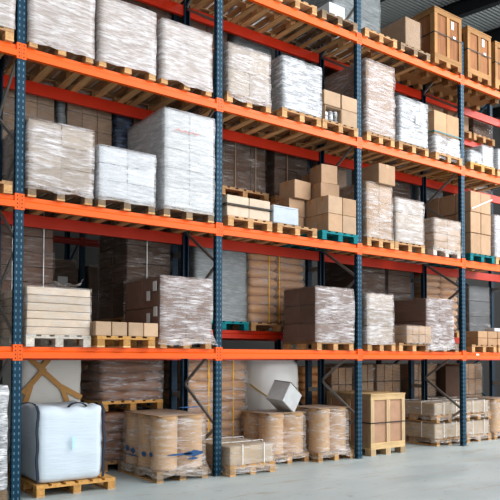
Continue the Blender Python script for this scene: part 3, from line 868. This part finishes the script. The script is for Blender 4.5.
# lower tier of the rear rack
z = onr(.09, .84, 1, 'brown wrapped bales behind the first post')
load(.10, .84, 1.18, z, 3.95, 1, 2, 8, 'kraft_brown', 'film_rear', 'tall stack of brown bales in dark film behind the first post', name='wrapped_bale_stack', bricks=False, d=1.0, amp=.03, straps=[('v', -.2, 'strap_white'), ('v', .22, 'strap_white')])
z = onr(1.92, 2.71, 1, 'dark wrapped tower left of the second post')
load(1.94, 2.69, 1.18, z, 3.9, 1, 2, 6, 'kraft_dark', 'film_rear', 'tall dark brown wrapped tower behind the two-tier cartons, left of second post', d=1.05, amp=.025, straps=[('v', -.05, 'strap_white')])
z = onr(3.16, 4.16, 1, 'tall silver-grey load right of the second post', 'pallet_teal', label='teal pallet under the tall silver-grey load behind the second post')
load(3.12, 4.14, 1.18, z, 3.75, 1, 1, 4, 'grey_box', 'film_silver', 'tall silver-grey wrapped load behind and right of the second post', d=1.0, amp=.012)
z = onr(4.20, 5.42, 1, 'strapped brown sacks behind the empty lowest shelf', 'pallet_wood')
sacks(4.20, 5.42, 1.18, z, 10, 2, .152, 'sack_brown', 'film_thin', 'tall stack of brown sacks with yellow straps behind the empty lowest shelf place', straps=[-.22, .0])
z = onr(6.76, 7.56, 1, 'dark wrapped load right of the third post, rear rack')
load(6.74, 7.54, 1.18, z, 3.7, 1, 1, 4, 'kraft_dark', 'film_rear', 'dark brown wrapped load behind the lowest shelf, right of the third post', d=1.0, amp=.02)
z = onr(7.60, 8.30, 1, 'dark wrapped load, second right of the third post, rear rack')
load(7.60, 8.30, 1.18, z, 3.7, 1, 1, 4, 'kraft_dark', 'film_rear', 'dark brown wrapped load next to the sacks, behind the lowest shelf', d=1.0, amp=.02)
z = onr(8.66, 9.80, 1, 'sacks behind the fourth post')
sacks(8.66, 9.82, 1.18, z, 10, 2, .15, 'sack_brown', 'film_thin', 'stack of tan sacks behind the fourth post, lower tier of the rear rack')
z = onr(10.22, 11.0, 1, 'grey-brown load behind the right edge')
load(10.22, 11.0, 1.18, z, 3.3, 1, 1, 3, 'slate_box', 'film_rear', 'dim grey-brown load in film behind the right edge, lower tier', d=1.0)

# middle tier
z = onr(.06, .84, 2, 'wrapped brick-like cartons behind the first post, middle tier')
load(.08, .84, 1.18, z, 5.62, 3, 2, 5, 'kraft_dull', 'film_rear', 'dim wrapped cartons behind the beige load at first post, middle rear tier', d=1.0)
load(.87, .98, 1.16, z - .13, 5.6, 1, 1, 3, 'slate_box', 'film_silver', 'narrow grey-blue strip standing in for a rack post between dim wrapped cartons, middle rear tier', d=.5, amp=.02)  # stand-in for what is likely a farther rack post, built as a load
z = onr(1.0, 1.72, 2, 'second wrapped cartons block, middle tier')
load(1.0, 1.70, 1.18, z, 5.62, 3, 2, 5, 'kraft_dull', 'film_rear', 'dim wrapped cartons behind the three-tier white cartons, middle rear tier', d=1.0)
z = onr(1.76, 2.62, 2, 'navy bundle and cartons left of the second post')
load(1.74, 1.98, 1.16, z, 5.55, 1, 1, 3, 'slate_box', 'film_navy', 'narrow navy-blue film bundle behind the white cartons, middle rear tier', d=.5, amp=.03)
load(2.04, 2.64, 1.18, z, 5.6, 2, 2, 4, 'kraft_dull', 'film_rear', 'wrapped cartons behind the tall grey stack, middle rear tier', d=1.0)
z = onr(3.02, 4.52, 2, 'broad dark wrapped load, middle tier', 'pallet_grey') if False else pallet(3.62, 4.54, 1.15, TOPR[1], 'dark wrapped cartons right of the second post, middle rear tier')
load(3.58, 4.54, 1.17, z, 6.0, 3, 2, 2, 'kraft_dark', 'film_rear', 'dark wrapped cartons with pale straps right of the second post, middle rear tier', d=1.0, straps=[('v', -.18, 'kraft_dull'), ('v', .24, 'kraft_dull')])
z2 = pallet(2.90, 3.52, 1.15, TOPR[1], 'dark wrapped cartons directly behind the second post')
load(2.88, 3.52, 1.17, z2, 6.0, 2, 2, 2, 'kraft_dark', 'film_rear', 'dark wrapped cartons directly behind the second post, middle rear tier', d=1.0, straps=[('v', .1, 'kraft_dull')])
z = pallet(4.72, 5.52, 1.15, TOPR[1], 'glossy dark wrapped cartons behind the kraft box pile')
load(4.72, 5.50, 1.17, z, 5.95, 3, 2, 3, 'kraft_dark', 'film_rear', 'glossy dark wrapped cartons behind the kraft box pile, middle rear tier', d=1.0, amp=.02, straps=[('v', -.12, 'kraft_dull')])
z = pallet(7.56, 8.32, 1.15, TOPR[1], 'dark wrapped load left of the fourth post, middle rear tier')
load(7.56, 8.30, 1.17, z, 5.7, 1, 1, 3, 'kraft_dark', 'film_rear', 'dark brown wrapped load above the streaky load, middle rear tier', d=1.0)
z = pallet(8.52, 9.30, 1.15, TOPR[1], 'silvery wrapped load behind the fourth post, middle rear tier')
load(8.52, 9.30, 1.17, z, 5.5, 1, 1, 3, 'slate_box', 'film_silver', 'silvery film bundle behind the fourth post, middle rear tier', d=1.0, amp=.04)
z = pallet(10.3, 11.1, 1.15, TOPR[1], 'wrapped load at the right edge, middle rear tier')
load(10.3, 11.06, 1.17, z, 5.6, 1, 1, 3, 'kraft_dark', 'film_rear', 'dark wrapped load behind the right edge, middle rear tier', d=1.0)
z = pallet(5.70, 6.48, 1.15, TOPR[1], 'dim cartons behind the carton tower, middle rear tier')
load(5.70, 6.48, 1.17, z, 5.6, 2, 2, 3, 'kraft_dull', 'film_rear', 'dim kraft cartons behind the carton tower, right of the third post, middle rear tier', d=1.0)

# upper tier
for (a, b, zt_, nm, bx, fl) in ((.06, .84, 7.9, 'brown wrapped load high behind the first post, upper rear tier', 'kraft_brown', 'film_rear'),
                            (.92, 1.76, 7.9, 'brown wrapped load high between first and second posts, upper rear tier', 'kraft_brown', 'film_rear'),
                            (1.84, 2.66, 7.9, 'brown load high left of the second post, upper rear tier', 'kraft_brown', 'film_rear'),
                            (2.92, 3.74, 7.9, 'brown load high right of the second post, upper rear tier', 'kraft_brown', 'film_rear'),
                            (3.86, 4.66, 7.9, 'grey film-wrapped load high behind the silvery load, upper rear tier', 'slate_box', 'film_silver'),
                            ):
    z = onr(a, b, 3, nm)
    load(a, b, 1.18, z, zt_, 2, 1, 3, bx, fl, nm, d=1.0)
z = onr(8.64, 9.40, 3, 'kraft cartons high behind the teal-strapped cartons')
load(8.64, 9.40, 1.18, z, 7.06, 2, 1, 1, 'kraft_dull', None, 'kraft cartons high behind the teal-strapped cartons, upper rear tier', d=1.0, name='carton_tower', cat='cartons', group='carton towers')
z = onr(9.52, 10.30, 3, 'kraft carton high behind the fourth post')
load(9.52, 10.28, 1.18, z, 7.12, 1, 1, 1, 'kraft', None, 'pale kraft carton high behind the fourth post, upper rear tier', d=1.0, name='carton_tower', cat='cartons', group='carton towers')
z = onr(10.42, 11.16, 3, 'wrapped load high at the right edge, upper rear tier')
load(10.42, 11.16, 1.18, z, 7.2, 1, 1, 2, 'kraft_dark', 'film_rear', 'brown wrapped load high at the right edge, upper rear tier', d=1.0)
# slanting draped crate with the tall grey load above
z = onr(5.76, 7.16, 3, 'draped wooden crate and tall grey load right of third post') if False else pallet(6.14, 7.34, 1.15, TOPR[2], 'film-draped crate behind the third post, upper rear tier')
t = thing('draped_crate', 'brown wooden crate draped with grey film, behind the third post, upper tier', 'crate', (6.62, 1.18, z))
m = MB(); m.v += [(-.54, 0, 0), (.54, 0, 0), (.54, 1, 0), (-.54, 1, 0), (-.1, .0, .58), (.54, 0, .58), (.54, 1, .58), (-.1, 1, .58)]
m.f += [(0, 3, 2, 1), (4, 5, 6, 7), (0, 1, 5, 4), (1, 2, 6, 5), (2, 3, 7, 6), (3, 0, 4, 7)]
link('slanted_panel', m.mesh('slanted_panel'), 'crate_panel', t)
link('draped_film', film_mesh(.62, 1.04, .50, 'film_grey', 4, .03, .04, .0), None, t, (.25, .5, 0))
load(6.12, 7.42, 1.20, z + .585, 9.3, 1, 1, 4, 'slate_box', 'film_silver', 'tall grey film-wrapped load towering behind the third post above the top shelf', d=1.0, skirt=0)

# floor of the rear rack
z = pallet(.38, 1.32, 1.12, 0, 'grey bag with tan straps behind the white bulk bag')
gb = bulk_bag(.40, 1.26, 1.14, .95, z, 1.95, 'bag_grey', 'tall grey bulk bag with crossed tan straps behind the white bag', r=.09, seed=8, bulge=.0, amp=.015)
fx = -.03
for (p, q) in (((-.34, 0, 1.50), (-.14, 0, 1.34)), ((-.06, 0, 1.50), (-.20, 0, 1.34)), ((-.12, 0, 1.37), (-.42, 0, 1.03)), ((-.30, 0, 1.18), (-.39, 0, .88)),
               ((-.20, 0, 1.37), (.11, 0, 1.10)), ((.11, 0, 1.12), (.20, 0, .88)), ((.11, 0, 1.11), (.40, 0, .95))):
    pts = [(p[0] + (q[0] - p[0]) * k / 6, -.026 - .008 * math.sin(math.pi * k / 6), p[2] + (q[2] - p[2]) * k / 6) for k in range(7)]
    dx, dz = q[0] - p[0], q[2] - p[2]
    link('lifting_strap', ribbon(pts, .07, (dz, 0, -dx), .01).mesh('lifting_strap'), 'strap_tan', gb)
z = pallet(1.56, 2.62, 1.23, 0, 'lower brown sacks behind the drums')
sacks(1.58, 2.60, 1.26, z, 5, 2, .138, 'sack_dark', 'film_clear', 'lower stack of brown sacks in glossy film, on the floor behind the drums')
z = pallet(1.56, 2.62, 1.23, .875, 'upper brown sacks behind the drums', 'pallet_fresh')
sacks(1.58, 2.60, 1.26, z, 5, 1, .138, 'sack_dark', 'film_clear', 'upper stack of brown sacks in glossy film, on a pallet above the lower stack')
z = pallet(2.94, 4.10, 1.12, 0, 'tall tan sacks behind the second post')
sacks(2.94, 4.12, 1.15, z, 10, 2, .162, 'sack_brown', 'film_drum', 'tall stack of tan sacks with yellow straps behind the second post, on the floor', straps=[-.18, .3])
# big round white bag
z = pallet(4.44, 5.44, 1.14, 0, 'big round white bag behind the drums')
t = thing('round_bag', 'big round white plastic bag with a cord, behind the wrapped drums', 'bulk bag', (4.95, 1.64, z), 'bulk bags')
prof = [(.38, 0), (.46, .06), (.49, .2), (.53, .45), (.545, .9), (.54, 1.2), (.52, 1.4), (.44, 1.5), (.2, 1.54)]
vs, fs = [], []; sg = 48
pr = []
for (a, b) in zip(prof, prof[1:]):
    for k in range(4): pr.append((a[0] + (b[0] - a[0]) * k / 4, a[1] + (b[1] - a[1]) * k / 4))
pr.append(prof[-1])
for r_, zz in pr:
    for k in range(sg):
        a = 2 * math.pi * k / sg
        n = noise.noise(Vector((math.cos(a) * 2.2, math.sin(a) * 2.2, zz * 2.6))) + .5 * noise.noise(Vector((math.cos(a) * 5, math.sin(a) * 5, zz * 6)))
        rr = r_ + (.018 * n * (1.8 if zz < .5 else 1) + .009 * noise.noise(Vector((math.cos(a) * 9, math.sin(a) * 9, zz * .8)))); vs.append((rr * math.cos(a), rr * math.sin(a), zz))
for i in range(len(pr) - 1):
    for k in range(sg):
        k2 = (k + 1) % sg; fs.append((i * sg + k, i * sg + k2, (i + 1) * sg + k2, (i + 1) * sg + k))
fs.append(tuple(reversed(range(sg)))); fs.append(tuple(range((len(pr) - 1) * sg, len(pr) * sg)))
me = bpy.data.meshes.new('bag_body'); me.from_pydata(vs, [], fs); me.update(); me.polygons.foreach_set('use_smooth', [len(p.vertices) == 4 for p in me.polygons])
link('bag_body', me, 'poly_white', t)
pts = [(.565 * math.sin(a) , -.565 * math.cos(a), 1.06 - .36 * (a + 1.25)) for a in [-1.25 + .14 * k for k in range(8)]]
link('cord', ribbon(pts, .02, (0, 0, 1), .02).mesh('cord'), 'cord_yellow', t)
z = pallet(5.68, 6.28, 1.55, 0, 'brown sacks behind the third post, rear floor', d=.62)
sacks(5.70, 6.26, 1.57, z, 9, 1, .15, 'sack_brown', None, 'column of brown sacks beside the big round white bag, rear floor', ny=1, d=.56)

for (a, b, zt_, nm) in ((6.36, 6.94, 1.5, 'brown wrapped cartons behind the pale crate, rear floor'),
                        (6.98, 7.54, 1.56, 'wrapped brown cartons behind and right of the pale crate, rear floor'),
                        (7.60, 8.32, 1.56, 'wrapped brown cartons left of the fourth post, rear floor'),
                        (8.60, 9.48, 1.56, 'wrapped brown cartons behind the fourth post, rear floor'),
                        (10.36, 11.14, 1.56, 'wrapped brown cartons at the right edge, rear floor')):
    z = pallet(a, b, 1.47, 0, nm)
    load(a, b, 1.49, z, zt_, 3, 2, 4, 'kraft_warm', 'film_rear', nm, d=1.0, gap=.014)
z = pallet(9.54, 10.2, 1.15, 0, 'dark plain load right of the fourth post, rear floor')
load(9.54, 10.2, 1.30, z, 1.5, 1, 1, 1, 'kraft_dark', None, 'dark brown plain block right of the fourth post, rear floor', d=.8, name='dark_block', cat='cartons', group='carton towers')

# ================================================================== far aisle behind
for i, X in enumerate((2.8, 5.6)):
    frame(X, 5.0, 5.9, 6.0, ('post_navy', 'post_navy'), 'brace_blue', 'dark rack frame far behind, glimpsed through the gap, %s' % ['left one', 'right one'][i], 'far rack frames')
beam(0.0, 2.8, 5.0, 4.0, 'beam_shaded', 'dull red beam of the far rack seen through the gap, left of its post', 'far rack beams')
beam(2.8, 5.6, 5.0, 4.0, 'beam_shaded', 'dull red beam of the far rack seen through the gap, right of its post', 'far rack beams')
beam(0.0, 2.8, 5.0, 2.1, 'beam_shaded', 'lower dull red beam of the far rack, left of its post', 'far rack beams')
beam(2.8, 5.6, 5.0, 2.1, 'beam_shaded', 'lower dull red beam of the far rack, right of its post', 'far rack beams')
z = pallet(1.95, 2.68, 4.95, 2.168, 'dark load with white label, far rack')
load(1.95, 2.68, 4.97, z, 3.62, 1, 1, 2, 'kraft_dark', 'film_rear', 'dark load with a white label, far rack, seen through the gap', d=.85, tags=[('f', .05, .75, .2, .2)])
z = pallet(2.92, 3.66, 4.95, 2.168, 'dark load right of the far post')
load(2.92, 3.66, 4.97, z, 3.55, 1, 1, 2, 'kraft_dark', 'film_rear', 'dark load right of the far post, seen through the gap', d=.85, tags=[('f', .1, .55, .2, .2)])

# ================================================================== the building
def mat_floor():
    m, nt, out = new_mat('concrete_floor')
    tc = N(nt, 'ShaderNodeTexCoord'); v = tc.outputs['Object']
    def mp(s, r=0):
        q = N(nt, 'ShaderNodeMapping'); L(nt, v, q.inputs[0]); q.inputs['Scale'].default_value = s; q.inputs['Rotation'].default_value = (0, 0, r); return q.outputs[0]
    big = tex_noise(nt, mp((.5, .9, 1), .2), 1.2, 6, .6, .3)
    st = tex_noise(nt, mp((.5, 3.2, 1), -.35), 1.3, 6, .65, .9)
    fine = tex_noise(nt, mp((9, 9, 9)), 2.0, 5, .7)
    spots = tex_noise(nt, mp((2.6, 2.6, 1)), 2.0, 5, .7, .4)
    c = mixcol(nt, maprange(nt, big, .3, .7, 0, 1), srgb(172, 184, 185), srgb(198, 206, 204))
    c = mixcol(nt, math_n(nt, 'MULTIPLY', maprange(nt, st, .56, .66, 0, 1), .45), c, srgb(166, 148, 122))
    c = mixcol(nt, math_n(nt, 'MULTIPLY', maprange(nt, spots, .60, .72, 0, 1), .55), c, srgb(126, 116, 102))
    c = mixcol(nt, math_n(nt, 'MULTIPLY', fine, .16), c, srgb(140, 146, 146))
    principled(nt, out, c, maprange(nt, big, .3, .7, .32, .55), .4, 0, fine, .05, .01)
    M['floor'] = m
mat_floor()
def mat_sheet(key, col, axis, pitch):
    m, nt, out = new_mat(key)
    tc = N(nt, 'ShaderNodeTexCoord'); sp = N(nt, 'ShaderNodeSeparateXYZ'); L(nt, tc.outputs['Object'], sp.inputs[0])
    s = math_n(nt, 'SINE', math_n(nt, 'MULTIPLY', sp.outputs[axis], 2 * math.pi / pitch))
    c = mixcol(nt, maprange(nt, s, -.2, .6, 0, 1), darker(col, .78), col)
    principled(nt, out, c, .55, .4, 0, s, .5, .02); M[key] = m
mat_sheet('roof_sheet', srgb(168, 170, 168), 1, .13)
mat_plain('wall_paint', srgb(58, 56, 54), .9)

f = link('floor', MB().box(-14, 34, -9.6, 9, -.1, 0).mesh('floor'), 'floor'); tag(f, None, None, None, 'structure')
def roof_z(y): return 11.25 + .115 * y
mr = MB(); xs = (-14, 34)
mr.v += [(-14, -2.5, roof_z(-2.5)), (34, -2.5, roof_z(-2.5)), (34, 9, roof_z(9)), (-14, 9, roof_z(9)), (-14, -2.5, roof_z(-2.5) + .1), (34, -2.5, roof_z(-2.5) + .1), (34, 9, roof_z(9) + .1), (-14, 9, roof_z(9) + .1)]
mr.f += [(0, 3, 2, 1), (4, 5, 6, 7), (0, 1, 5, 4), (1, 2, 6, 5), (2, 3, 7, 6), (3, 0, 4, 7)]
c = link('ceiling', mr.mesh('ceiling'), 'roof_sheet'); tag(c, None, None, None, 'structure')
for k, X in enumerate((1.7, 4.0, 6.3, 8.6, 10.9, 13.2, 15.5, 17.8, 20.1, 22.4)):
    m = MB(); y0, y1 = -2.5, 8.9
    for dx, za, zb in ((.10, -.42, -.40), (.012, -.40, -.02), (.10, -.02, 0)):
        b = len(m.v)
        m.v += [(X - dx, y0, roof_z(y0) + za), (X + dx, y0, roof_z(y0) + za), (X + dx, y1, roof_z(y1) + za), (X - dx, y1, roof_z(y1) + za),
                (X - dx, y0, roof_z(y0) + zb), (X + dx, y0, roof_z(y0) + zb), (X + dx, y1, roof_z(y1) + zb), (X - dx, y1, roof_z(y1) + zb)]
        m.f += [tuple(b + i for i in q) for q in ((0, 3, 2, 1), (4, 5, 6, 7), (0, 1, 5, 4), (1, 2, 6, 5), (2, 3, 7, 6), (3, 0, 4, 7))]
    o = link('trim_%d' % (k + 1), m.mesh('rafter'), 'rafter'); tag(o, None, None, None, 'structure')
w = link('wall_back', MB().box(-14, 34, 8.9, 9.0, 0, 12.4).mesh('wall_back'), 'wall_paint'); tag(w, None, None, None, 'structure')

# ------------------------------------------------------------------ light
def area(name, loc, rot, sx, sy, power, col=(1, 1, 1)):
    l = bpy.data.lights.new(name, 'AREA'); l.shape = 'RECTANGLE'; l.size = sx; l.size_y = sy; l.energy = power; l.color = col
    o = bpy.data.objects.new(name, l); C.objects.link(o); o.location = loc; o.rotation_euler = rot; return o
area('skylight_fill', (14, -7.0, 9.5), (math.radians(52), 0, math.radians(22)), 16, 3, 1150, (.97, .98, 1.0))
area('skylight_fill', (5, 3.6, 11.0), (0, 0, 0), 20, 1.5, 120, (1, .98, .95))  # added fill lamp under the roof above the rear aisle
# added world gradient, no opening modelled: strongest from -Y/+X and below, lifts undersides
wd = bpy.data.worlds.new('World'); bpy.context.scene.world = wd; wd.use_nodes = True
wn = wd.node_tree; bg = wn.nodes['Background']
tc = N(wn, 'ShaderNodeTexCoord'); dp = N(wn, 'ShaderNodeVectorMath', operation='DOT_PRODUCT')
L(wn, tc.outputs['Generated'], dp.inputs[0]); dp.inputs[1].default_value = (.60, -.74, -.30)
st = maprange(wn, dp.outputs['Value'], -.1, 1.0, .22, 2.3)
L(wn, st, bg.inputs[1]); bg.inputs[0].default_value = (.92, .96, 1.0, 1)

# ------------------------------------------------------------------ camera
cd = bpy.data.cameras.new('camera'); cam = bpy.data.objects.new('camera', cd); C.objects.link(cam)
yaw, pit, rol = .9401, .0306, .0023
fw = Vector((math.cos(yaw) * math.cos(pit), math.sin(yaw) * math.cos(pit), math.sin(pit)))
rt = Vector((math.sin(yaw), -math.cos(yaw), 0)); up = rt.cross(fw)
r2 = math.cos(rol) * rt + math.sin(rol) * up; u2 = -math.sin(rol) * rt + math.cos(rol) * up
mw = Matrix((r2, u2, -fw)).transposed().to_4x4(); mw.translation = Vector((-2.3858, -7.8462, 1.651))
cam.matrix_world = mw
cd.sensor_width = 36; cd.lens = 666.12 / 500 * 36
cd.shift_y = (337.92 - 250) / 500
cd.clip_end = 200
bpy.context.scene.camera = cam

sc = bpy.context.scene
sc.view_settings.view_transform = 'Standard'
sc.view_settings.look = 'Medium High Contrast'
sc.view_settings.exposure = .30
